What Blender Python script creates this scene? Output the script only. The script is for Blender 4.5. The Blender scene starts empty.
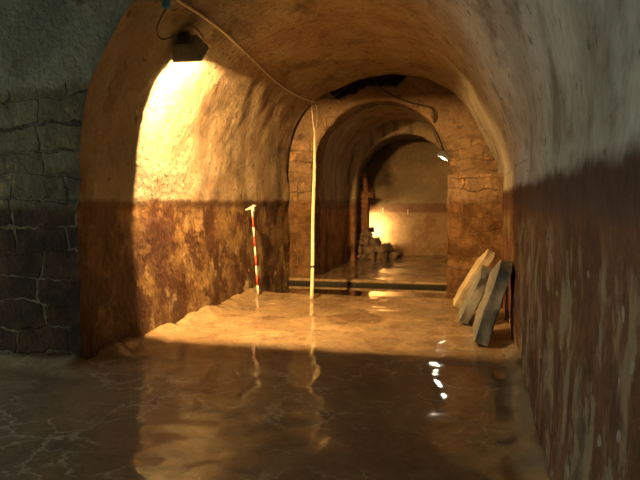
import bpy, bmesh, math, random
from mathutils import Vector, noise, Matrix
random.seed(7)
C = bpy.context.scene.collection
SC = bpy.context.scene
PI = math.pi

# ------------------------------------------------------------------ helpers
def link(name, verts, faces, mat, parent=None, smooth=True):
    me = bpy.data.meshes.new(name)
    me.from_pydata([tuple(v) for v in verts], [], faces)
    me.update()
    if smooth:
        for p in me.polygons: p.use_smooth = True
    if mat: me.materials.append(mat)
    o = bpy.data.objects.new(name, me); C.objects.link(o)
    if parent: o.parent = parent
    return o

def link_bm(name, bm, mat, parent=None, smooth=False):
    bmesh.ops.recalc_face_normals(bm, faces=bm.faces)
    me = bpy.data.meshes.new(name); bm.to_mesh(me); bm.free()
    if smooth:
        for p in me.polygons: p.use_smooth = True
    me.materials.append(mat)
    o = bpy.data.objects.new(name, me); C.objects.link(o)
    if parent: o.parent = parent
    return o

def tag(o, label=None, cat=None, group=None, kind=None):
    if label: o['label'] = label
    if cat: o['category'] = cat
    if group: o['group'] = group
    if kind: o['kind'] = kind
    return o

def empty(name, loc, rot=(0, 0, 0)):
    o = bpy.data.objects.new(name, None); C.objects.link(o)
    o.empty_display_size = .1
    o.location = loc; o.rotation_euler = rot
    return o

def grid_faces(nu, nv, flip=False):
    f = []
    for i in range(nu - 1):
        for j in range(nv - 1):
            a, b, c, d = i*nv+j, (i+1)*nv+j, (i+1)*nv+j+1, i*nv+j+1
            f.append((a, d, c, b) if flip else (a, b, c, d))
    return f

def tube(bm, pts, r, n=8, cap=True):
    pts = [Vector(p) for p in pts]
    rs = r if isinstance(r, (list, tuple)) else [r]*len(pts)
    rings = []
    up = None
    for i, p in enumerate(pts):
        t = (pts[min(i+1, len(pts)-1)] - pts[max(i-1, 0)]).normalized()
        if up is None:
            up = t.orthogonal().normalized()
        up = (up - t*up.dot(t)).normalized()
        s = t.cross(up)
        rings.append([bm.verts.new(p + (up*math.cos(2*PI*k/n) + s*math.sin(2*PI*k/n))*rs[i]) for k in range(n)])
    for a, b in zip(rings, rings[1:]):
        for k in range(n):
            bm.faces.new((a[k], a[(k+1) % n], b[(k+1) % n], b[k]))
    if cap:
        bm.faces.new(rings[0][::-1]); bm.faces.new(rings[-1])

def box(bm, x0, x1, y0, y1, z0, z1, bev=0):
    r = bmesh.ops.create_cube(bm, size=1)
    for v in r['verts']:
        v.co = Vector(((x0+x1)/2 + v.co.x*(x1-x0), (y0+y1)/2 + v.co.y*(y1-y0), (z0+z1)/2 + v.co.z*(z1-z0)))
    if bev:
        es = list({e for v in r['verts'] for e in v.link_edges})
        bmesh.ops.bevel(bm, geom=es, offset=bev, segments=2, affect='EDGES', profile=.5)

def spline(pts, n=6):
    pts = [Vector(p) for p in pts]
    out = []
    for i in range(len(pts)-1):
        p0 = pts[max(i-1, 0)]; p1 = pts[i]; p2 = pts[i+1]; p3 = pts[min(i+2, len(pts)-1)]
        for k in range(n):
            t = k/n
            out.append(.5*((2*p1) + (p2-p0)*t + (2*p0-5*p1+4*p2-p3)*t*t + (3*p1-p0-3*p2+p3)*t**3))
    out.append(pts[-1])
    return out

def fbm(p, s, oct=4, seed=0.0):
    v = Vector(p)*s + Vector((seed, seed*1.7, -seed))
    return noise.fractal(v, 1.0, 2.0, oct, noise_basis='PERLIN_ORIGINAL')

# ------------------------------------------------------------------ node helpers
class NT:
    def __init__(s, name):
        s.m = bpy.data.materials.new(name); s.m.use_nodes = True
        s.t = s.m.node_tree; s.t.nodes.clear()
        s.out = s.t.nodes.new('ShaderNodeOutputMaterial')
        s.pos = s.t.nodes.new('ShaderNodeNewGeometry').outputs['Position']
    def n(s, typ, **kw):
        nd = s.t.nodes.new(typ)
        for k, v in kw.items(): setattr(nd, k, v)
        return nd
    def put(s, sock, v):
        if isinstance(v, bpy.types.NodeSocket): s.t.links.new(v, sock)
        elif v is not None:
            if isinstance(v, (tuple, list)) and len(v) == 3 and sock.type == 'RGBA': v = (*v, 1)
            sock.default_value = v
    def math(s, op, a, b=None, c=None, clamp=False):
        nd = s.n('ShaderNodeMath', operation=op, use_clamp=clamp)
        s.put(nd.inputs[0], a); s.put(nd.inputs[1], b)
        if c is not None: s.put(nd.inputs[2], c)
        return nd.outputs[0]
    def vmul(s, v, k, off=(0, 0, 0)):
        nd = s.n('ShaderNodeVectorMath', operation='MULTIPLY_ADD')
        s.put(nd.inputs[0], v); nd.inputs[1].default_value = k; nd.inputs[2].default_value = off
        return nd.outputs[0]
    def vadd(s, a, b, k=1.0):
        nd = s.n('ShaderNodeVectorMath', operation='MULTIPLY_ADD')
        s.put(nd.inputs[0], b); nd.inputs[1].default_value = (k, k, k); s.put(nd.inputs[2], a)
        return nd.outputs[0]
    def noise(s, scale=1, detail=5, rough=.6, vec=None, dist=0, color=False):
        nd = s.n('ShaderNodeTexNoise')
        s.put(nd.inputs['Vector'], vec if vec is not None else s.pos)
        nd.inputs['Scale'].default_value = scale; nd.inputs['Detail'].default_value = detail
        nd.inputs['Roughness'].default_value = rough; nd.inputs['Distortion'].default_value = dist
        return nd.outputs['Color' if color else 'Fac']
    def voro(s, scale, vec=None, feature='F1', out='Distance'):
        nd = s.n('ShaderNodeTexVoronoi', feature=feature)
        s.put(nd.inputs['Vector'], vec if vec is not None else s.pos); nd.inputs['Scale'].default_value = scale
        return nd.outputs[out]
    def ramp(s, v, lo, hi, a=0.0, b=1.0):
        nd = s.n('ShaderNodeMapRange', interpolation_type='SMOOTHSTEP')
        s.put(nd.inputs[0], v); nd.inputs[1].default_value = lo; nd.inputs[2].default_value = hi
        nd.inputs[3].default_value = a; nd.inputs[4].default_value = b
        return nd.outputs[0]
    def mix(s, f, a, b, mode='MIX'):
        nd = s.n('ShaderNodeMix', data_type='RGBA', blend_type=mode)
        s.put(nd.inputs[0], f); s.put(nd.inputs[6], a); s.put(nd.inputs[7], b)
        return nd.outputs[2]
    def sep(s, v=None):
        nd = s.n('ShaderNodeSeparateXYZ'); s.put(nd.inputs[0], v if v is not None else s.pos); return nd.outputs
    def comb(s, x, y, z):
        nd = s.n('ShaderNodeCombineXYZ'); s.put(nd.inputs[0], x); s.put(nd.inputs[1], y); s.put(nd.inputs[2], z); return nd.outputs[0]
    def bump(s, h, strength=.5, dist=.02, normal=None):
        nd = s.n('ShaderNodeBump'); nd.inputs['Strength'].default_value = strength; nd.inputs['Distance'].default_value = dist
        s.put(nd.inputs['Height'], h)
        if normal is not None: s.put(nd.inputs['Normal'], normal)
        return nd.outputs[0]
    def bsdf(s, color, rough=.85, normal=None, **kw):
        nd = s.n('ShaderNodeBsdfPrincipled')
        s.put(nd.inputs['Base Color'], color); s.put(nd.inputs['Roughness'], rough)
        if normal is not None: s.put(nd.inputs['Normal'], normal)
        for k, v in kw.items(): s.put(nd.inputs[k.replace('_', ' ')], v)
        s.t.links.new(nd.outputs[0], s.out.inputs[0])
        return s.m

def simple(name, col, rough=.6, metallic=0.0, emit=None, es=0, spec=.5, var=.25):
    t = NT(name)
    nz = t.noise(22, 4)
    c2 = tuple(c*(1-var) for c in col)
    c = t.mix(t.ramp(nz, .35, .65), c2, col)
    m = t.bsdf(c, rough, t.bump(nz, .15, .004), Metallic=metallic, Specular_IOR_Level=spec)
    if emit:
        b = [n for n in t.t.nodes if n.type == 'BSDF_PRINCIPLED'][0]
        b.inputs['Emission Color'].default_value = (*emit, 1); b.inputs['Emission Strength'].default_value = es
    return m

# ------------------------------------------------------------------ wall materials
def plaster(t, x, y, n_big, n_mid):
    """one lime plaster over left wall, vault and right wall: greyer at the near end and on the right"""
    warm = t.mix(t.ramp(n_big, .38, .62), (.42, .32, .19), (.33, .235, .14))
    warm = t.mix(t.ramp(n_mid, .50, .74, 0, .7), warm, (.19, .12, .065))
    grey = t.mix(t.ramp(n_big, .38, .62), (.47, .45, .37), (.34, .31, .235))
    grey = t.mix(t.ramp(n_mid, .52, .74, 0, .8), grey, (.22, .175, .115))
    gr = t.ramp(t.math('ADD', x, t.math('MULTIPLY', n_big, .9)), -.5, .85)
    gl = t.math('MULTIPLY', t.ramp(t.math('ADD', y, n_big), 8.8, 7.0, 0, .95), t.ramp(x, -1.8, -2.8))  # near-left shade painted in: greyer and darker where less orange light falls
    greyl = t.mix(t.ramp(n_big, .38, .62), (.33, .31, .25), (.24, .215, .165))
    c = t.mix(gl, t.mix(gr, warm, grey), greyl)
    streak = t.noise(1, 5, .65, vec=t.vmul(t.pos, (2.5, 1.2, 1.2)))
    c = t.mix(t.ramp(streak, .50, .68, 0, .7), c, (.13, .09, .055))
    pal = t.noise(1, 5, .6, vec=t.vmul(t.pos, (2.1, 1.5, 1.0), (7, 2, 5)))
    c = t.mix(t.ramp(pal, .54, .66, 0, .35), c, (.55, .50, .39))
    spots = t.noise(8, 4, .6)
    return t.mix(t.ramp(spots, .63, .70, 0, .7), c, (.075, .06, .04))

def wall_material(name, side):
    t = NT(name)
    x, y, z = t.sep()
    n_big = t.noise(.9, 5, .6)
    n_mid = t.noise(3.5, 6, .65)
    n_fine = t.noise(16, 6, .7)
    zz = t.math('ADD', z, t.math('MULTIPLY', t.math('SUBTRACT', n_mid, .5), .16))
    if side == 'right':
        up = plaster(t, x, y, n_big, n_mid)
        lowc = t.mix(t.ramp(n_mid, .35, .65), (.09, .030, .010), (.175, .075, .026))
        st = t.noise(1, 8, .72, vec=t.vmul(t.pos, (4, 4, 1.7), (3, 1, 2)))
        stm = t.math('MULTIPLY', t.ramp(st, .495, .55), t.ramp(zz, 1.42, 1.22))
        lowc = t.mix(t.math('MULTIPLY', stm, .9), lowc, t.mix(n_fine, (.17, .135, .07), (.38, .29, .16)))
        dk = t.noise(2.2, 4, .6, vec=t.vmul(t.pos, (1, 1, 1), (9, 9, 9)))
        lowc = t.mix(t.ramp(dk, .52, .64, 0, .7), lowc, (.045, .014, .008))
        chip = t.noise(9, 2, .4, vec=t.vmul(t.pos, (1, 1, .9), (4, 4, 0)))
        lowc = t.mix(t.ramp(chip, .69, .72, 0, .8), lowc, (.36, .32, .24))
        band = t.mix(n_mid, (.055, .026, .016), (.10, .048, .026))
        c = t.mix(t.ramp(zz, 1.40, 1.47), lowc, band)
        c = t.mix(t.ramp(zz, 1.60, 1.70), c, up)
    elif side == 'left':
        up = plaster(t, x, y, n_big, n_mid)
        ochre = t.mix(t.ramp(n_mid, .38, .62), (.165, .085, .03), (.30, .195, .085))
        dk = t.noise(2.1, 6, .68, vec=t.vmul(t.pos, (1, 1, .8), (2, 7, 1)))
        lowc = t.mix(t.ramp(dk, .47, .55, 0, .92), ochre, (.075, .026, .012))
        pale = t.noise(2.6, 6, .7, vec=t.vmul(t.pos, (1, 1, .7), (8, 3, 5)))
        lowc = t.mix(t.math('MULTIPLY', t.ramp(pale, .55, .62), t.ramp(zz, 1.0, .3, .25, .95)), lowc, (.55, .43, .24))
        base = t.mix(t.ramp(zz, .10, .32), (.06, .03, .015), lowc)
        # slightly darker towards the foot
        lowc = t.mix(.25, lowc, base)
        c = t.mix(t.ramp(zz, 1.43, 1.53), lowc, up)
        ln = t.math('MULTIPLY', t.ramp(zz, 1.38, 1.45), t.ramp(zz, 1.53, 1.47))
        c = t.mix(t.math('MULTIPLY', ln, .7), c, (.10, .045, .02))
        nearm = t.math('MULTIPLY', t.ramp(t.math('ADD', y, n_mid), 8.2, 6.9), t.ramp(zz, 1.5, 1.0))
        c = t.mix(t.math('MULTIPLY', nearm, t.ramp(dk, .36, .50, .35, .95)), c, (.05, .017, .009))  # near-end staining, deepened to paint in the shade there
    elif side == 'vault':
        c = plaster(t, x, y, n_big, n_mid)
    elif side == 'inner':
        up = t.mix(t.ramp(n_big, .38, .62), (.46, .36, .21), (.33, .24, .14))
        streak = t.noise(1, 5, .6, vec=t.vmul(t.pos, (4, 4, .9)))
        up = t.mix(t.ramp(streak, .48, .66, 0, .7), up, (.14, .085, .045))
        lowc = t.mix(t.ramp(n_mid, .38, .62), (.27, .10, .03), (.42, .22, .08))
        dk = t.noise(1, 5, .65, vec=t.vmul(t.pos, (3, 3, .9), (2, 7, 1)))
        lowc = t.mix(t.ramp(dk, .50, .60, 0, .85), lowc, (.08, .035, .015))
        c = t.mix(t.ramp(zz, 1.36, 1.50), lowc, up)
        ln = t.math('MULTIPLY', t.ramp(zz, 1.26, 1.36), t.ramp(zz, 1.56, 1.48))
        c = t.mix(t.math('MULTIPLY', ln, .6), c, (.11, .055, .028))
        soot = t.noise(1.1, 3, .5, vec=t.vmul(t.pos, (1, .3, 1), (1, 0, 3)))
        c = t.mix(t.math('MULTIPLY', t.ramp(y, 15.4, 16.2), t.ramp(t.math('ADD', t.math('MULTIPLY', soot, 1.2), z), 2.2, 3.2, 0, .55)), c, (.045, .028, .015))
    elif side == 'end':
        up = t.mix(t.ramp(n_big, .38, .62), (.36, .27, .145), (.26, .19, .10))
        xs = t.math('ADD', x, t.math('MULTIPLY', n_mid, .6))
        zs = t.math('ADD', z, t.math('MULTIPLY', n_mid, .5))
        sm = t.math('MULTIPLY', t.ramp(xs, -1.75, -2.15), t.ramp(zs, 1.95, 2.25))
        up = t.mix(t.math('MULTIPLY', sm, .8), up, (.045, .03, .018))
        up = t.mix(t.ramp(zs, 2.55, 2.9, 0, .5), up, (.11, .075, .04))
        lowc = t.mix(t.ramp(n_mid, .38, .62), (.34, .19, .08), (.45, .30, .15))
        c = t.mix(t.ramp(zz, 1.36, 1.46), lowc, up)
        ln = t.math('MULTIPLY', t.ramp(zz, 1.14, 1.22), t.ramp(zz, 1.47, 1.40))
        c = t.mix(t.math('MULTIPLY', ln, .75), c, (.15, .07, .03))
    c = t.mix(t.ramp(n_fine, .35, .65, .0, .32), c, t.mix(1, c, (.45, .42, .40), 'MULTIPLY'))
    vf = t.voro(11)
    h = t.math('ADD', t.math('MULTIPLY', n_mid, 1.0), t.math('MULTIPLY', n_fine, .75))
    h = t.math('ADD', h, t.math('MULTIPLY', vf, .35))
    rough = t.ramp(z, 1.4, 1.6, .62, .9)
    st = {'right': .9, 'vault': 1.0, 'left': 1.0, 'inner': .6, 'end': .5}[side]
    return t.bsdf(c, rough, t.bump(h, st, .05), Specular_IOR_Level=.35)

def masonry_material(name, cx, bw, bh, mort, c1, c2, mortar_hi, mortar_lo, low1, low2, msize=.02, upz=None, upc=None, zs=1.45, recess=False):
    t = NT(name)
    x, y, z = t.sep()
    n_mid = t.noise(3.2, 6, .65); n_fine = t.noise(17, 6, .7)
    wob = t.noise(2.3, 3, .5, color=True)
    wobf = t.noise(14, 3, .5, color=True)
    u = t.comb(t.math('ADD', x, y), z, 0.0)
    u = t.vadd(u, wob, .24); u = t.vadd(u, wobf, .05)
    br = t.n('ShaderNodeTexBrick'); br.offset = .45; br.squash = 1.25; br.squash_frequency = 3
    t.put(br.inputs['Vector'], u); br.inputs['Scale'].default_value = 1
    br.inputs['Brick Width'].default_value = bw; br.inputs['Row Height'].default_value = bh
    br.inputs['Mortar Size'].default_value = msize; br.inputs['Mortar Smooth'].default_value = .5; br.inputs['Bias'].default_value = 0
    br.inputs['Color1'].default_value = (0, 0, 0, 1); br.inputs['Color2'].default_value = (1, 1, 1, 1); br.inputs['Mortar'].default_value = (.5, .5, .5, 1)
    f = br.outputs['Fac']
    zz = t.math('ADD', z, t.math('MULTIPLY', t.math('SUBTRACT', n_mid, .5), .2))
    hi = t.mix(br.outputs['Color'], c1, c2)
    hi = t.mix(t.ramp(n_mid, .45, .68, 0, .75), hi, tuple(v*.45 for v in c1))
    yel = t.noise(5, 4, .6, vec=t.vmul(t.pos, (1, 1, 1), (5, 5, 5)))
    hi = t.mix(t.ramp(yel, .58, .68, 0, .6), hi, (c2[0]*1.9, c2[1]*1.55, c2[2]*1.1))
    lo = t.mix(t.ramp(n_mid, .4, .62), low1, low2)
    c = t.mix(t.ramp(zz, zs-.06, zs+.06), lo, hi)
    mm = t.math('MULTIPLY', f, t.ramp(t.noise(4, 3, .5, vec=t.vmul(t.pos, (1, 1, 1), (3, 3, 3))), .42, .60))
    mc = t.mix(t.ramp(zz, zs-.06, zs+.06), mortar_lo, mortar_hi)
    c = t.mix(mm, c, mc)
    if upz:
        pf = t.ramp(t.math('ADD', z, t.math('MULTIPLY', t.math('SUBTRACT', n_mid, .5), .45)), upz-.05, upz+.05)
        up = t.mix(t.ramp(t.noise(1.3, 5), .4, .62), upc, tuple(v*.68 for v in upc))
        up = t.mix(t.ramp(t.noise(4.5, 3), .60, .70, 0, .8), up, (.08, .05, .035))
        c = t.mix(pf, c, up)
        fl = t.math('MULTIPLY', f, t.math('SUBTRACT', 1, pf))
    else:
        fl = f
    c = t.mix(t.ramp(n_fine, .35, .65, 0, .4), c, t.mix(1, c, (.4, .38, .36), 'MULTIPLY'))
    h = t.math('SUBTRACT', t.math('ADD', n_mid, t.math('MULTIPLY', n_fine, .6)), t.math('MULTIPLY', fl, .7))
    if recess: c = t.mix(t.math('MULTIPLY', t.ramp(y, 12.0, 12.25), t.ramp(z, 3.42, 3.48)), c, (.12, .075, .045))  # shade above the lamp's cutoff, painted dark into the crown gap
    return t.bsdf(c, .85, t.bump(h, .8, .05), Specular_IOR_Level=.12)

M_right = wall_material('right_wall_plaster', 'right')
M_left = wall_material('left_wall_plaster', 'left')
M_vault = wall_material('vault_plaster', 'vault')
M_inner = wall_material('inner_chamber_plaster', 'inner')
M_end = wall_material('end_wall_plaster', 'end')
M_pier = masonry_material('near_block_masonry', 0, .55, .235, 0, (.075, .062, .034), (.12, .098, .052), (.035, .028, .018), (.10, .08, .045),
                          (.020, .011, .005), (.045, .023, .009), msize=.016, upz=2.52, upc=(.16, .15, .10))
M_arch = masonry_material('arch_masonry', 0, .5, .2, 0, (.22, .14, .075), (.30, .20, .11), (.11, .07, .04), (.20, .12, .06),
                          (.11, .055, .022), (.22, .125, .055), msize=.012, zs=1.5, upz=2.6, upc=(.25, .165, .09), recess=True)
M_pier_stub = masonry_material('broken_pier_masonry', 0, .25, .12, 0, (.30, .13, .06), (.38, .20, .09), (.14, .09, .05), (.20, .12, .06),
                          (.28, .11, .04), (.36, .18, .08), msize=.012)

def floor_material():
    t = NT('wet_crusted_floor')
    x, y, z = t.sep()
    wob = t.noise(1.6, 4, .6, color=True)
    p = t.vadd(t.pos, wob, .9)
    n_big = t.noise(.7, 4, .6, vec=p); n_mid = t.noise(3, 6, .65, vec=p); n_fine = t.noise(24, 5, .7)
    c = t.mix(t.ramp(n_big, .36, .62), (.37, .265, .145), (.26, .18, .095))
    c = t.mix(t.ramp(n_mid, .48, .66, 0, .7), c, (.20, .125, .06))
    c = t.mix(t.ramp(n_mid, .30, .42, .55, 0), c, (.50, .41, .27))
    # darker towards the near end: shade short of the lamp, put into the colour
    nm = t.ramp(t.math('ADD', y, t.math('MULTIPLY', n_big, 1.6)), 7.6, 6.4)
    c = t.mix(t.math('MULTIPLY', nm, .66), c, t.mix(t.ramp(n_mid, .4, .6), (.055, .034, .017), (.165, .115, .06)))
    # calcite rims: thin wandering lines
    q = t.vadd(t.vmul(t.pos, (1, 1, 1)), t.noise(3.2, 5, .65, color=True), .55)
    e = t.voro(2.6, vec=t.vmul(q, (1, 1, 0)), feature='DISTANCE_TO_EDGE')
    rim = t.ramp(e, .05, .006)
    patch = t.ramp(t.noise(1.0, 3, .5, vec=t.vmul(t.pos, (1, 1, 1), (12, 4, 0))), .47, .58)
    rimm = t.math('MULTIPLY', rim, t.math('MULTIPLY', patch, t.ramp(y, 6.3, 5.2)))
    c = t.mix(t.math('MULTIPLY', rimm, .5), c, (.48, .46, .38))
    e2 = t.voro(6.5, vec=t.vmul(q, (1, 1, 0), (5, 2, 0)), feature='DISTANCE_TO_EDGE')
    rim2 = t.math('MULTIPLY', t.ramp(e2, .03, .004), t.ramp(t.noise(1.7, 3, .5, vec=t.vmul(t.pos, (1, 1, 1), (2, 14, 0))), .52, .6))
    c = t.mix(t.math('MULTIPLY', rim2, .45), c, (.44, .38, .27))
    # a round dark damp patch in the lit area
    dx = t.math('MULTIPLY', t.math('ADD', x, 1.45), 2.6); dy = t.math('MULTIPLY', t.math('SUBTRACT', y, 8.0), 2.4)
    rr = t.math('SQRT', t.math('ADD', t.math('MULTIPLY', dx, dx), t.math('MULTIPLY', dy, dy)))
    c = t.mix(t.ramp(rr, 1.05, .92, 0, .6), c, (.17, .10, .045))
    c = t.mix(t.ramp(n_fine, .4, .62, 0, .4), c, t.mix(1, c, (.5, .47, .42), 'MULTIPLY'))
    blot = t.noise(6, 6, .7, vec=p)
    c = t.mix(t.ramp(blot, .43, .60, 0, .42), c, t.mix(1, c, (.5, .42, .33), 'MULTIPLY'))
    # silt crust by the right wall foot
    c = t.mix(t.math('MULTIPLY', t.ramp(t.math('ADD', x, t.math('MULTIPLY', n_mid, .35)), .38, .5), t.ramp(y, 7, 6)), c, (.24, .21, .13))
    c = t.mix(t.ramp(z, -.02, -.045), c, (.020, .018, .010))
    h = t.math('ADD', t.math('MULTIPLY', n_mid, 1.0), t.math('MULTIPLY', n_fine, .15))
    h = t.math('ADD', h, t.math('MULTIPLY', rimm, .15))
    bn = t.bump(h, .5, .02)
    wav = t.noise(9, 3, .5, vec=t.vmul(t.pos, (1, 1, 1)))
    wn = t.bump(t.math('ADD', wav, t.math('MULTIPLY', n_mid, .8)), .16, .010)
    wet = t.ramp(t.noise(1.3, 4, .6, vec=t.vmul(t.pos, (1, 1, 1), (0, 6, 0))), .62, .50, .35, 1.0)
    crough = t.ramp(t.noise(2.1, 5, .6), .35, .7, .015, .09)
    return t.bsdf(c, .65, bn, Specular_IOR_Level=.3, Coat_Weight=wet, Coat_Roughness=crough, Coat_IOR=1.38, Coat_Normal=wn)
M_floor = floor_material()

def water_material():
    t = NT('basin_water')
    g = t.n('ShaderNodeBsdfGlossy'); g.inputs['Roughness'].default_value = .03
    wn = t.bump(t.noise(5, 3, .5, vec=t.vmul(t.pos, (1, .6, 1))), .10, .012)
    t.put(g.inputs['Normal'], wn)
    tr = t.n('ShaderNodeBsdfTransparent'); tr.inputs['Color'].default_value = (.20, .23, .13, 1)
    fr = t.n('ShaderNodeFresnel'); fr.inputs['IOR'].default_value = 1.33; t.put(fr.inputs['Normal'], wn)
    mx = t.n('ShaderNodeMixShader')
    t.put(mx.inputs[0], fr.outputs[0]); t.put(mx.inputs[1], tr.outputs[0]); t.put(mx.inputs[2], g.outputs[0])
    t.t.links.new(mx.outputs[0], t.out.inputs[0])
    return t.m
M_water = water_material()

# ------------------------------------------------------------------ shell geometry
XR, XL, CX, RAD, SPR = .42, -3.45, -1.515, 1.935, 1.86
YB, YN, YV = -3.2, 5.1, 11.75     # back wall, near block face, vault end

def rough(p, n, amp=1.0):
    """push a point along its inward normal by fractal relief"""
    amp = 1.0
    a = fbm(p, .8, 3, 3.1)*.03 + fbm(p, 3.0, 4, 8.4)*.016
    return Vector(p) + Vector(n)*a*amp

def lin(a, b, step):
    n = max(2, int(math.ceil(abs(b-a)/step))+1)
    return [a + (b-a)*i/(n-1) for i in range(n)]

def sm(a, b, x):
    t = max(0, min(1, (x-a)/(b-a))); return t*t*(3-2*t)
def lean(y):
    """how far the head of the left wall stands back of its foot"""
    return .14*sm(YN, YN+1.1, y)*(1-.8*sm(8.6, 11.4, y))
# right wall
YS_N = lin(YB, YN, .08); YS_F = lin(YN, YV, .065); YS_E = [11.82, 11.9, 11.97, 12.05]
ys = YS_N + YS_F[1:] + YS_E; zs = lin(-.5, SPR, .06)
link('wall_right', [rough((XR, y, z), (-1, 0, 0), .8) for y in ys for z in zs], grid_faces(len(ys), len(zs)), M_right)['kind'] = 'structure'
# left wall (rougher below the stain)
def left_amp(y, z): return 1.5 if z < 1.5 else 1.1
ys = YS_F + YS_E; zs = lin(-.5, SPR, .055)
def left_pt(y, z):
    bank = .05*max(0, min(1, (1.5-z)/.12))    # lower masonry stands slightly back of the plaster edge
    return rough((XL-bank*.5*(z < SPR-.05)-lean(y)*max(0, min(1, z/1.45)), y, z), (1, 0, 0))
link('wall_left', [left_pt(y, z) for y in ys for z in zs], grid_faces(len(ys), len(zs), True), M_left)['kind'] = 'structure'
# barrel vault (full semicircle beyond the near block, right haunch + flat part before it)
def arc(t0, t1, step, cx=CX, rx=RAD, rz=RAD, spr=SPR):
    return [(cx + rx*math.cos(a), spr + rz*math.sin(a), math.cos(a), math.sin(a)) for a in lin(t0, t1, step)]
def bulge(a, y):
    """the old vault is not a true semicircle: fuller left haunch, flatter right one"""
    f = sm(YN, YN+1.1, y)
    m = max(0, min(1, (a-2.45)/(PI-2.45)))
    return 1 + sm(1.85, 2.5, a)*((.095*f)*(1-m) + lean(y)/RAD*m) - f*.05*math.exp(-((a-.48)/.3)**2)
pr = arc(0, PI, .035)
ys = YS_F
vv = []
for y in ys:
    for (x, z, nx, nz) in pr:
        yy = y
        if y == ys[-1]: yy += fbm((x, 0, z), 2.5, 3)*.12
        k = bulge(math.acos(max(-1, min(1, nx))), y)
        vv.append(rough((CX+(x-CX)*k, yy, SPR+(z-SPR)*k), (-nx, 0, -nz)))
link('ceiling', vv, grid_faces(len(ys), len(pr)), M_vault)['kind'] = 'structure'
pr = [q for q in arc(0, PI, .035) if q[0] > CX-.001] + [(x, SPR+RAD, 0, 1) for x in lin(CX-.08, -7.2, .12)]
ys = YS_N
link('ceiling', [rough((x, y, z), (-nx, 0, -nz)) for y in ys for (x, z, nx, nz) in pr], grid_faces(len(ys), len(pr)), M_vault)['kind'] = 'structure'
# near block face (faces the camera, left of the vault)
jam = [(XL, z) for z in lin(-.5, SPR, .055)] + [(q[0], q[1]) for q in arc(0, PI, .035) if q[0] < CX+.001][::-1][1:] + [(CX, SPR+RAD+.06)]
vv = []; K = 34
for i, (x, z) in enumerate(jam):
    if z <= SPR: qx, qz = -7.2, z
    else:
        f = (z-SPR)/RAD
        qx, qz = -7.2, z
    for k in range(K):
        s = (k/(K-1))**1.25
        p = Vector((x + (qx-x)*s, YN, z + (qz-z)*s))
        q = rough(p, (0, -1, 0), 1.3)
        if k == 0:
            if z <= SPR: q = left_pt(YN, z)
            else: q = rough((x, YN, z), ((CX-x)/RAD, 0, (SPR-z)/RAD))
        row = (q.z + .02*fbm(q, 2))/.235
        vv.append(q)
link('wall_left_front', vv, grid_faces(len(jam), K), M_pier)['kind'] = 'structure'
# far left wall and wall behind the camera with its doorway to daylight
DY0, DY1, DZ = .6, 4.2, 2.8
ys = lin(YB-.1, YN+.1, .1); zs = lin(-.5, 4.0, .1)
f = []
for i in range(len(ys)-1):
    for j in range(len(zs)-1):
        if DY0 < (ys[i]+ys[i+1])/2 < DY1 and 0 < (zs[j]+zs[j+1])/2 < DZ: continue
        a = i*len(zs)+j; b = a+len(zs)
        f.append((a, b, b+1, a+1))
link('wall_left_outer', [rough((-7.15, y, z), (1, 0, 0)) for y in ys for z in zs], f, M_pier)['kind'] = 'structure'
xs = lin(-7.3, .6, .15)
link('wall_back', [rough((x, YB+.05, z), (0, 1, 0)) for x in xs for z in zs], grid_faces(len(xs), len(zs)), M_pier)['kind'] = 'structure'

# arch walls: ring of masonry between chambers
def arch_wall(name, y0, y1, cx, hw, spr, rise, ox, ow, ospr, orise, mat, ragged=.02, gap=None):
    step = .05
    path = [(-1, z) for z in lin(-.5, spr, step)] + [(a, None) for a in lin(PI-.03, .03, .035)] + [(1, z) for z in lin(spr, -.5, step)]
    def pt(e, s):
        a, z = e
        if z is not None:
            zo = z if z < spr*.999 else ospr
            zi = z
            return (cx + a*hw) + ((ox + a*ow) - (cx + a*hw))*s, zi + (min(z*ospr/spr, ospr) - zi)*s if z > 0 else z
        xi, zi = cx + hw*math.cos(a), spr + rise*math.sin(a)
        xo, zo = ox + ow*math.cos(a), ospr + orise*math.sin(a)
        return xi + (xo-xi)*s, zi + (zo-zi)*s
    cols = []
    cols.append((1, y0, (0, -1, 0), 1)); cols.append((1.0, y0, (0, -1, 0), 2))
    for s in (1, .75, .5, .25, .06): cols.append((s, y0, (0, -1, 0), 3))
    ny = max(3, int((y1-y0)/.08))
    for k in range(ny+1): cols.append((0, y0 + .02 + (y1-y0-.04)*k/ny, None, 0))
    for s in (.06, .3, .6, 1): cols.append((s, y1, (0, 1, 0), 0))
    vv = []
    for e in path:
        xi, zi = pt(e, 0)
        G = 0
        if gap and e[1] is None: G = max(0, min(1, (e[0]-gap[0])/.12))*max(0, min(1, (gap[1]-e[0])/.12))
        for (s, y, n, kk) in cols:
            if kk in (1, 2): y += (y1-y0-.08)*G
            if kk in (2, 3): s *= 1-G*(.72+.12*fbm((e[0]*2, 0, 0), 3, 2))
            x, z = pt(e, s)
            if n is None:
                d = Vector((cx - x, 0, (spr - z) if z > spr else 0)).normalized()
                n2 = d
            else: n2 = n
            vv.append(rough((x, y, z), n2, .8) + Vector(n2)*fbm((x, y, z), 5, 3, 2)*ragged)
    o = link(name, vv, grid_faces(len(path), len(cols)), mat)
    o['kind'] = 'structure'
    return o
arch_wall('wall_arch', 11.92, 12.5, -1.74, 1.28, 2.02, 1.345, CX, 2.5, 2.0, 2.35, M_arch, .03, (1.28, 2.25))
# recess collar above the first arch
pr = arc(0, PI, .06, CX, RAD+.26, RAD+.24)
ys = [11.55, 11.8, 12.1, 12.45]
link('ceiling_recess', [rough((x, y, z), (-nx, 0, -nz)) for y in ys for (x, z, nx, nz) in pr], grid_faces(4, len(pr)), M_vault)['kind'] = 'structure'

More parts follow.
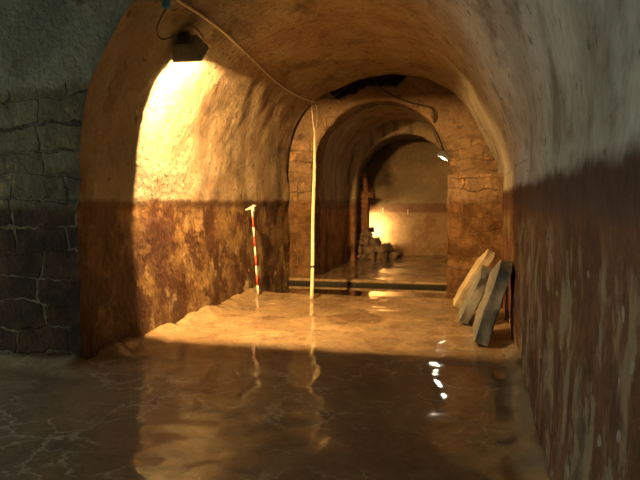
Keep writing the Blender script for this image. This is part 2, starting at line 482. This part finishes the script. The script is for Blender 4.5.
def chamber(sfx, y0, y1, x0, x1, spr, rise):
    zs = lin(-.5, spr, .08); ys = lin(y0, y1, .09)
    link('wall_left_'+sfx, [rough((x0, y, z), (1, 0, 0)) for y in ys for z in zs], grid_faces(len(ys), len(zs), True), M_inner)['kind'] = 'structure'
    link('wall_right_'+sfx, [rough((x1, y, z), (-1, 0, 0)) for y in ys for z in zs], grid_faces(len(ys), len(zs)), M_inner)['kind'] = 'structure'
    pr = arc(0, PI, .05, (x0+x1)/2, (x1-x0)/2, rise, spr)
    link('ceiling_'+sfx, [rough((x, y, z), (-nx, 0, -nz)) for y in ys for (x, z, nx, nz) in pr], grid_faces(len(ys), len(pr)), M_inner)['kind'] = 'structure'
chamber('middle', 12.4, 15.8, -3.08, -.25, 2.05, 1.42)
arch_wall('wall_arch_far', 15.7, 16.05, -1.68, 1.22, 1.85, 1.28, -1.66, 1.9, 1.95, 1.9, M_inner, .02)
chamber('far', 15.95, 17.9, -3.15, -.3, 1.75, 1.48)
xs = lin(-3.3, -.1, .08); zs = lin(-.5, 3.6, .08)
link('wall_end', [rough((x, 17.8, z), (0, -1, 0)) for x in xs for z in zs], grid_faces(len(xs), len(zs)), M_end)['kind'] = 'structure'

# solid pier built against the right side of the arch, its foot by the basin
bm = bmesh.new(); bmesh.ops.create_cube(bm, size=1)
bmesh.ops.subdivide_edges(bm, edges=bm.edges[:], cuts=24, use_grid_fill=True)
for v in bm.verts:
    p = Vector((.03+v.co.x*.86, 11.0+v.co.y*1.9, .70+v.co.z*2.4))
    v.co = p + Vector((fbm(p, 4, 3, 1), fbm(p, 4, 3, 6), fbm(p, 4, 3, 9)*.5))*.035
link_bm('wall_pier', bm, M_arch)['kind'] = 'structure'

# unseen rock shell added to keep stray sky light out, open only at the doorway
def quads(name, qs, mat):
    v = []; f = []
    for q in qs:
        f.append(tuple(range(len(v), len(v)+4))); v += q
    link(name, v, f, mat, smooth=False)['kind'] = 'structure'
X0, X1, Y0, Y1, Z0, Z1 = -7.3, 1.1, -3.5, 18.4, -.7, 4.5
def yz(x, a, b, c, d): return [(x, a, c), (x, b, c), (x, b, d), (x, a, d)]
quads('wall_added_unseen_shell', [yz(X1, Y0, Y1, Z0, Z1), yz(X0, Y0, DY0-.05, Z0, Z1), yz(X0, DY1+.05, Y1, Z0, Z1), yz(X0, DY0-.05, DY1+.05, Z0, -.02), yz(X0, DY0-.05, DY1+.05, DZ+.05, Z1),
    [(X0, Y0, Z0), (X1, Y0, Z0), (X1, Y0, Z1), (X0, Y0, Z1)], [(X0, Y1, Z0), (X1, Y1, Z0), (X1, Y1, Z1), (X0, Y1, Z1)],
    [(X0, Y0, Z0), (X1, Y0, Z0), (X1, Y1, Z0), (X0, Y1, Z0)], [(X0, Y0, Z1), (X1, Y0, Z1), (X1, Y1, Z1), (X0, Y1, Z1)]], M_pier)

# floor, one surface with the sunken basin in it
BN, BF, WZ = 10.0, 11.85, -.09
def floor_h(x, y):
    h = fbm((x, y, 0), .9, 3, 5)*.012 + fbm((x, y, 0), 4, 3, 1)*.006
    h += .06*max(0, 1 - abs(x-XR)/.16)**2 * (1 if y < 7 else .4)*(1+fbm((x, y, 0), 3, 3)*.8)
    if YN-.3 < y < BN: h += .10*max(0, 1 - abs(x-XL)/.36)**1.6*(.75+fbm((x, y, 0), 2.5, 3, 4)*.6)*(1 if y > 5.4 else .5)
    if y <= YN: h += .08*max(0, 1-(YN-y)/.3)**2*(1 if x < XL else 0)
    return h
xs = lin(-7.3, XL-.1, .15) + lin(XL-.05, .55, .055)
ys = lin(YB-.1, 3, .12) + lin(3.05, BN-.03, .055) + [BN, BN+.012, BN+.1] + lin(BN+.25, BF-.1, .2) + [BF-.012, BF] + lin(BF+.06, 18, .08)
vv = []
for x in xs:
    for y in ys:
        inb = BN+.005 < y < BF-.005 and x < -.3
        e = fbm((x, y, 3), 2, 3)*.05 if abs(y-BN) < .12 else 0
        z = -.42 + fbm((x, y, 0), 1.5, 3)*.02 if inb else floor_h(x, y)
        if y >= BF-.005: z += .005
        vv.append((x, y+e, z))
link('floor', vv, grid_faces(len(xs), len(ys), True), M_floor)['kind'] = 'structure'
xw = lin(XL-.15, .5, .2); yw = lin(BN-.08, BF+.06, .2)
w = link('basin_water', [(x, y, WZ) for x in xw for y in yw], grid_faces(len(xw), len(yw), True), M_water)
tag(w, 'still dark greenish water filling the sunken basin across the floor below the arch', 'water', kind='stuff')

# ------------------------------------------------------------------ camera and pixel-to-surface aid
cam = bpy.data.cameras.new('camera'); co = bpy.data.objects.new('camera', cam); C.objects.link(co)
co.location = (0, 0, 1.5)
co.rotation_euler = (math.radians(90-3.487), 0, math.radians(13.564))
cam.lens = 36; cam.sensor_width = 36; cam.clip_start = .02
SC.camera = co
_m = co.rotation_euler.to_matrix()
def ray(px, py): return (_m @ Vector(((px-320)/640, (240-py)/640, -1)))
def at_y(px, py, y):
    r = ray(px, py); return Vector((0, 0, 1.5)) + r*(y/r.y)
def on_vault(px, py, off=.04):
    """where the sight line meets the first vault, off metres below its surface"""
    r = ray(px, py); o = Vector((0, 0, 1.5)); R = RAD-off
    t = 3.0
    while t < 30:
        p = o + r*t
        inside = (abs(p.x-CX) < R) if p.z < SPR else (math.hypot(p.x-CX, p.z-SPR) < RAD*bulge(math.atan2(p.z-SPR, p.x-CX), min(p.y, YV)) - off)
        if not inside: return p
        t += .01
    return p

# ------------------------------------------------------------------ object materials
M_black = simple('black_painted_metal', (.022, .026, .03), .5)
M_house = simple('grey_lamp_housing', (.17, .19, .17), .55, .0)
M_steel = simple('bracket_steel', (.30, .26, .22), .4, .8)
M_refl = simple('reflector_aluminium', (.75, .75, .72), .35, .9)
M_cable_w = simple('pale_cable_sheath', (.68, .60, .45), .5)
M_cable_b = simple('black_cable_sheath', (.016, .013, .012), .5)
M_blue = simple('blue_plug_plastic', (.04, .33, .75), .4)
M_red = simple('red_rod_paint', (.50, .09, .025), .45)
M_white = simple('white_rod_paint', (.80, .76, .66), .45)
M_pole = simple('cream_pole_wood', (.80, .68, .42), .5, var=.15)
M_orange = simple('orange_plastic', (.55, .12, .03), .5)
LAMPC = (1.0, .57, .20)
M_bulb = simple('halogen_tube', (1, .9, .7), .4, emit=LAMPC, es=25000)
M_bulb_far = simple('halogen_tube_far', (1, .9, .7), .4, emit=(1, .66, .28), es=2600)
M_bulb_w = simple('white_lamp_tube', (1, 1, 1), .4, emit=(1.0, .86, .62), es=220)
def rock_mat(name, a, b):
    t = NT(name)
    n1 = t.noise(5, 6, .65); n2 = t.noise(26, 5, .7)
    c = t.mix(t.ramp(n1, .38, .64), a, b)
    c = t.mix(t.ramp(n2, .5, .7, 0, .5), c, tuple(v*.45 for v in a))
    return t.bsdf(c, .8, t.bump(t.math('ADD', n1, t.math('MULTIPLY', n2, .5)), .6, .02), Specular_IOR_Level=.35)
M_slab = rock_mat('grey_stone', (.13, .135, .12), (.22, .21, .17))
M_slab_b = rock_mat('buff_stone', (.36, .29, .18), (.48, .40, .26))
M_rubble = rock_mat('rubble_stone', (.20, .13, .075), (.34, .24, .14))

# ------------------------------------------------------------------ floodlights
def floodlight(name, loc, tilt, yaw, W, H, D, bulb_mat, bd, label, group=None, roll=0, mat=M_house):
    """frustum housing; local -Z is where it shines, origin = tube centre"""
    root = empty(name, loc); root.rotation_mode = 'XYZ'
    root.rotation_euler = (tilt, roll, yaw)
    tag(root, label, 'lamp', group)
    bm = bmesh.new()
    def ring(w, h, z, ch=.0): return [bm.verts.new(p) for p in ((-w, -h, z), (w, -h, z), (w, h, z), (-w, h, z))]
    th = .006
    zf = -bd
    o1 = ring(W/2, H/2, zf); o2 = ring(W/2, H/2, zf+.035); o3 = ring(W*.34, H*.34, zf+D)
    i1 = ring(W/2-th, H/2-th, zf); i3 = ring(W*.34-th, H*.34-th, zf+D-th)
    def bridge(a, b):
        for k in range(4): bm.faces.new((a[k], a[(k+1) % 4], b[(k+1) % 4], b[k]))
    bridge(o1, o2); bridge(o2, o3); bm.faces.new(o3); bridge(o1, i1); bridge(i1, i3); bm.faces.new(i3)
    link_bm('housing', bm, mat, root)
    bm = bmesh.new()   # cooling fins on the back
    for k in range(5):
        xx = -W*.24 + k*W*.12
        box(bm, xx-.004, xx+.004, -H*.28, H*.28, zf+D, zf+D+.02)
    link_bm('cooling_fins', bm, mat, root)

    bm = bmesh.new()
    tube(bm, [(-W*.2, 0, 0), (W*.2, 0, 0)], .008, 10)
    link_bm('bulb', bm, bulb_mat, root, True)
    for s in (-1, 1):
        bm = bmesh.new(); box(bm, s*W*.2+(-.008 if s < 0 else 0), s*W*.2+(0 if s < 0 else .008), -.012, .012, -.012, zf+D-.008)
        link_bm('bulb_holder', bm, M_steel, root)
    return root

# lamp fixed high on the left of the vault; tube at y=6.42 so its near lip cuts the light off straight down
LP = Vector((-3.02, 6.46, 3.16))
lampA = floodlight('floodlight', LP, math.radians(43), 0, .33, .26, .19, M_bulb, .115,
                   'grey floodlight fixed high on the left of the vault, seen from behind', None)
bm = bmesh.new()
tube(bm, [(-.19, 0, 0), (-.195, .02, .10), (-.12, .05, .20), (.12, .05, .20), (.195, .02, .10), (.19, 0, 0)], .009, 6)
link_bm('bracket', bm, M_steel, lampA)
bm = bmesh.new(); box(bm, -.055, .055, -.05, .04, .085, .15, .008)
link_bm('connection_box', bm, M_black, lampA)
bm = bmesh.new(); tube(bm, [(0, .05, .20), (-.02, .10, .30)], .018, 8)
link_bm('wall_fixing', bm, M_steel, lampA)

# plug and cord
pp = on_vault(166, 3, .06)
plug = empty('plug_connector', pp); tag(plug, 'blue cable plug on the vault above and left of the floodlight', 'plug')
bm = bmesh.new(); tube(bm, [(0, 0, .05), (0, 0, .045), (0, 0, -.03), (0, 0, -.05)], [.022, .036, .042, .024], 12)
link_bm('plug_body', bm, M_blue, plug, True)
bm = bmesh.new(); tube(bm, [(.0, 0, .055), (.05, .0, .075), (.10, .0, .075)], .02, 8)
link_bm('plug_sleeve', bm, M_orange, plug, True)
bm = bmesh.new()
tube(bm, spline([pp+Vector((0, 0, -.05)), on_vault(161, 18, .07), on_vault(157, 28, .06), on_vault(159, 37, .06), on_vault(166, 39, .10), LP+Vector((-.10, -.03, .13)), LP+Vector((-.03, -.10, .10))]), .009, 6)
tag(link_bm('power_cord', bm, M_cable_b, smooth=True), 'short black cord looping from the blue plug down to the floodlight', 'cord')
# pale cable along the vault
pts = [pp+Vector((.09, 0, .075))] + [on_vault(x, y, .035) for x, y in ((179, 1), (195, 11), (212, 23), (228, 36), (245, 52), (262, 69), (280, 85), (296, 95), (311, 101), (322, 104), (329, 101), (337, 94))]
bm = bmesh.new(); tube(bm, spline(pts, 5), .0145, 7)
tag(link_bm('cable', bm, M_cable_w, smooth=True), 'long pale cable sagging along the vault from the blue plug to the arch', 'cable')
# dark cable hanging in the arch
pk = [at_y(x, y, d) for x, y, d in ((337, 94, 11.6), (352, 83, 11.68), (370, 74, 11.7), (375, 82, 11.8), (386, 92, 11.84), (400, 99, 11.84), (415, 104, 11.84), (430, 107, 11.84), (434, 113, 11.82), (434, 120, 11.84), (435, 128, 12.2), (438, 136, 12.8), (441, 143, 13.5), (444, 150, 14.1))]
bm = bmesh.new(); tube(bm, spline(pk, 2), .015, 7)
tag(link_bm('cable', bm, M_cable_b, smooth=True), 'dark cable draped under the arch crown and down to the hanging lamp', 'cable')
pk = [at_y(x, y, d) for x, y, d in ((432, 112, 11.82), (432, 122, 12.0), (434, 132, 12.8), (438, 142, 13.4), (443, 150, 14.1))]
bm = bmesh.new(); tube(bm, spline(pk, 2), .007, 6)
tag(link_bm('cord', bm, M_cable_b, smooth=True), 'thin second cord holding the small lamp under the right of the arch', 'cord')

lampB = floodlight('hanging_lamp', at_y(443, 158, 14.2), math.radians(-10), math.radians(-5), .26, .17, .12, M_bulb_w, .004,
                   'small lit white lamp hanging inside the right side of the arch', roll=math.radians(28))
bm = bmesh.new(); tube(bm, [(-.0, 0, .11), (.0, 0, .17)], .02, 8); link_bm('cable_gland', bm, M_black, lampB)

# lamp behind the rubble
lampC = floodlight('floodlight', at_y(370, 230, 17.4), math.radians(100), math.radians(-14), .2, .14, .1, M_bulb_far, .06,
                   'floodlight glowing behind the rubble heap at the far left end', None, mat=M_black)

# ------------------------------------------------------------------ poles
base = at_y(311, 300, 9.36); base.z = .0
b0 = Vector((base.x, 9.4, floor_h(base.x, 9.4)-.01)); t0 = at_y(315, 127, 11.1)
pole = empty('pole', b0); tag(pole, 'tall cream pole standing on the basin edge in front of the arch', 'pole')
d = t0-b0
bm = bmesh.new(); tube(bm, [Vector((0, 0, 0))] + [d*k/12 + Vector((.005*math.sin(k*.9), 0, 0)) for k in range(1, 12)] + [d], [.030]+[.029]*8+[.026, .022, .018, .012], 10)
link_bm('shaft', bm, M_pole, pole, True)
bm = bmesh.new(); q = d*.165; tube(bm, [q-d*.005, q+d*.005], .036, 12); link_bm('joint_band', bm, M_black, pole)
bm = bmesh.new()
tube(bm, spline([t0-d*.03+Vector((.02, 0, 0)), on_vault(317, 112, .2), on_vault(315, 102, .045)], 5), .006, 5)
tube(bm, spline([t0-d*.02-Vector((.02, 0, 0)), at_y(312, 112, 11.0), on_vault(312, 101, .045)], 5), .006, 5)
tag(link_bm('string', bm, M_cable_w), 'thin strings tying the top of the cream pole to the pale cable', 'string')

rb = Vector((-3.27, 9.43, .0)); rb.z = floor_h(rb.x, rb.y)-.005; rt = at_y(252, 208, 9.55)
rod = empty('ranging_rod', rb); tag(rod, 'thin red and white banded ranging rod leaning on the left wall', 'rod')
d = rt-rb; NB = 9
for k in range(NB):
    bm = bmesh.new(); tube(bm, [d*k/NB, d*(k+1)/NB], .0175, 10)
    o = link_bm('rod_band', bm, M_white if k % 2 == 0 else M_red, rod, True)
    o['label'] = 'white band' if k % 2 == 0 else 'red band'
bm = bmesh.new(); tube(bm, [d+Vector((-.11, 0, -.03)), d+Vector((-.05, 0, -.015)), d+Vector((.02, 0, .02)), d+Vector((.06, 0, .04))], [.012, .02, .022, .014], 8)
tube(bm, [d+Vector((.02, 0, .05)), d+Vector((.03, 0, -.05))], [.012, .016], 8)
link_bm('rod_head', bm, M_white, rod, True)

# ------------------------------------------------------------------ leaning slabs
def slab(name, y0, ylen, xb, xt, zt, th, yaw, mat, label, seed, taper=.8):
    root_loc = Vector((xb, y0, 0.0))
    ang = math.atan2(xt-xb, zt); L = math.hypot(xt-xb, zt)
    bm = bmesh.new()
    nx, ny, nz = 5, 14, 14
    bmesh.ops.create_cube(bm, size=1)
    bmesh.ops.subdivide_edges(bm, edges=bm.edges[:], cuts=9, use_grid_fill=True)
    for v in bm.verts:
        c = v.co.copy()
        u, w, h = c.x+.5, c.y+.5, c.z+.5          # thickness, length, height
        k = 1-(1-taper)*h
        ww = (w-.5)*k+.5 + .06*math.sin(seed+h*4)*(1 if w > .5 else -.6)
        top = 1 - .16*abs(w-.35)*2*(h**2)
        tt = th*(1+.08*h)
        p = Vector(((u-.0)*tt, ww*ylen, h*L*top))
        # round the edges
        ex = min(u, 1-u)*tt; ey = min(w, 1-w)*ylen; ez = min(h, 1-h)*L
        for aa, bb, ax, ay in ((ex, ey, 'x', 'y'), (ex, ez, 'x', 'z')):
            if aa < .001 and bb < .001:
                pass
        n = Vector(((u-.5)*2 if abs(u-.5) > .49 else 0, (w-.5)*2 if abs(w-.5) > .49 else 0, (h-.5)*2 if abs(h-.5) > .49 else 0))
        if n.length > 1.1: p -= Vector((n.x, n.y, n.z))*.014
        p += Vector((fbm(p, 3, 3, seed)*.03, fbm(p, 3.5, 3, seed+5)*.05, fbm(p, 3, 3, seed+9)*.035 if h > .5 else 0))
        v.co = p
    M = Matrix.Rotation(yaw, 4, 'Z') @ Matrix.Rotation(ang, 4, 'Y')
    for v in bm.verts: v.co = M @ v.co
    mz = min(v.co.z for v in bm.verts)
    for v in bm.verts: v.co.z -= mz
    o = link_bm(name, bm, mat, None, False); o.location = root_loc
    o.location.z = floor_h(xb, y0)-.005
    for p in o.data.polygons: p.use_smooth = True
    m = o.modifiers.new('edge', 'EDGE_SPLIT'); m.split_angle = math.radians(38)
    tag(o, label, 'stone slab')
    return o
slab('stone_slab', 6.72, .85, .0, .27, .88, .15, math.radians(1), M_slab, 'largest grey stone slab leaning on the right wall, nearest the camera', 1.0, .9)
slab('stone_slab', 7.85, .8, -.19, .12, .68, .14, math.radians(0), M_slab, 'small grey stone slab leaning behind the largest slab on the right', 2.3, .75)
slab('stone_slab', 8.85, .7, -.27, .19, .80, .12, math.radians(3), M_slab_b, 'bright buff stone slab furthest back of those leaning on the right wall', 4.1, .8)

# ------------------------------------------------------------------ rubble heap and broken pier in the far chamber
def rock_mesh(seed, s):
    bm = bmesh.new(); bmesh.ops.create_icosphere(bm, subdivisions=3, radius=1)
    for v in bm.verts:
        c = v.co.normalized()
        r = 1 + fbm(c, 1.1, 2, seed)*.55 + fbm(c, 4, 3, seed)*.12
        v.co = Vector((c.x*s[0], c.y*s[1], c.z*s[2]))*r
    return bm
protos = []
for i in range(5):
    bm = rock_mesh(i*3.3+1, (.125, .115, .09)); bmesh.ops.recalc_face_normals(bm, faces=bm.faces)
    me = bpy.data.meshes.new('rubble_stone'); bm.to_mesh(me); bm.free(); me.materials.append(M_rubble)
    for p in me.polygons: p.use_smooth = True
    protos.append(me)
def heap_h(x, y):
    return max(0, .98 - (x+3.0)*.86)*max(0, 1-abs(y-16.65)/.75)
cnt = 0
for iy in range(6):
    for ix in range(9):
        for lv in range(5):
            x = -2.88 + ix*.17 + random.uniform(-.05, .05); y = 16.3 + iy*.15 + random.uniform(-.04, .04)
            z = .07 + lv*.17
            if z > heap_h(x, y)+.04: continue
            if (z < heap_h(x, y)-.28) and iy > 1: continue
            o = bpy.data.objects.new('rubble_stone', random.choice(protos)); C.objects.link(o)
            o.location = (x, y, z); o.rotation_euler = [random.uniform(0, 6) for _ in range(3)]
            s = random.uniform(.75, 1.2); o.scale = (s, s, s)
            tag(o, 'brown rough stone in the rubble heap at the far left end', 'stone', 'stones of the rubble heap')
            cnt += 1
print('rubble', cnt)

# broken masonry pier against the far chamber's left wall
pier = empty('broken_pier', (-2.93, 16.55, 0)); tag(pier, 'broken reddish masonry pier with a projecting cap behind the far arch', 'pier')
def rough_box(name, x0, x1, y0, y1, z0, z1, mat, parent, seed, amp=.03, rot=None):
    bm = bmesh.new(); bmesh.ops.create_cube(bm, size=1)
    bmesh.ops.subdivide_edges(bm, edges=bm.edges[:], cuts=7, use_grid_fill=True)
    for v in bm.verts:
        p = Vector(((x0+x1)/2+v.co.x*(x1-x0), (y0+y1)/2+v.co.y*(y1-y0), (z0+z1)/2+v.co.z*(z1-z0)))
        if rot: p = rot @ (p-Vector((0, 0, z0))) + Vector((0, 0, z0))
        v.co = p + Vector((fbm(p, 5, 3, seed), fbm(p, 5, 3, seed+4), fbm(p, 5, 3, seed+8)))*amp
    return link_bm(name, bm, mat, parent)
rough_box('pier_shaft', -.1, .22, .0, .3, 0, 1.62, M_pier_stub, pier, 2)
rough_box('pier_cap', .0, .36, -.03, .3, 1.6, 1.72, M_pier_stub, pier, 5, .025)
rough_box('pier_shard', .12, .2, .05, .28, 1.7, 2.25, M_pier_stub, pier, 7, .03, Matrix.Rotation(-.12, 3, 'Y'))

# small pegs on the end wall
for px, py, lab in ((383, 208, 'pale peg stuck in the end wall beside the bright glow'), (408, 210, 'pale peg stuck in the end wall, right of the other peg')):
    p = at_y(px, py, 17.76)
    bm = bmesh.new(); tube(bm, [p+Vector((0, .06, 0)), p+Vector((0, -.05, 0)), p+Vector((0, -.055, -.12))], .013, 6)
    tag(link_bm('peg', bm, M_white), lab, 'peg')

# ------------------------------------------------------------------ daylight through the doorway behind
w = bpy.data.worlds.new('sky'); SC.world = w; w.use_nodes = True
bg = w.node_tree.nodes['Background']; bg.inputs[0].default_value = (.70, .82, .74, 1); bg.inputs[1].default_value = 1.9
pl = bpy.data.lights.new('doorway_portal', 'AREA'); pl.shape = 'RECTANGLE'; pl.size = DZ; pl.size_y = DY1-DY0
pl.cycles.is_portal = True
po = bpy.data.objects.new('doorway_portal', pl); C.objects.link(po); po.location = (-7.3, (DY0+DY1)/2, DZ/2)
po.rotation_euler = (0, math.radians(-90), 0)

vs = SC.view_settings
vs.view_transform = 'Standard'; vs.look = 'None'; vs.gamma = 1; vs.use_curve_mapping = False
vs.exposure = 1.78
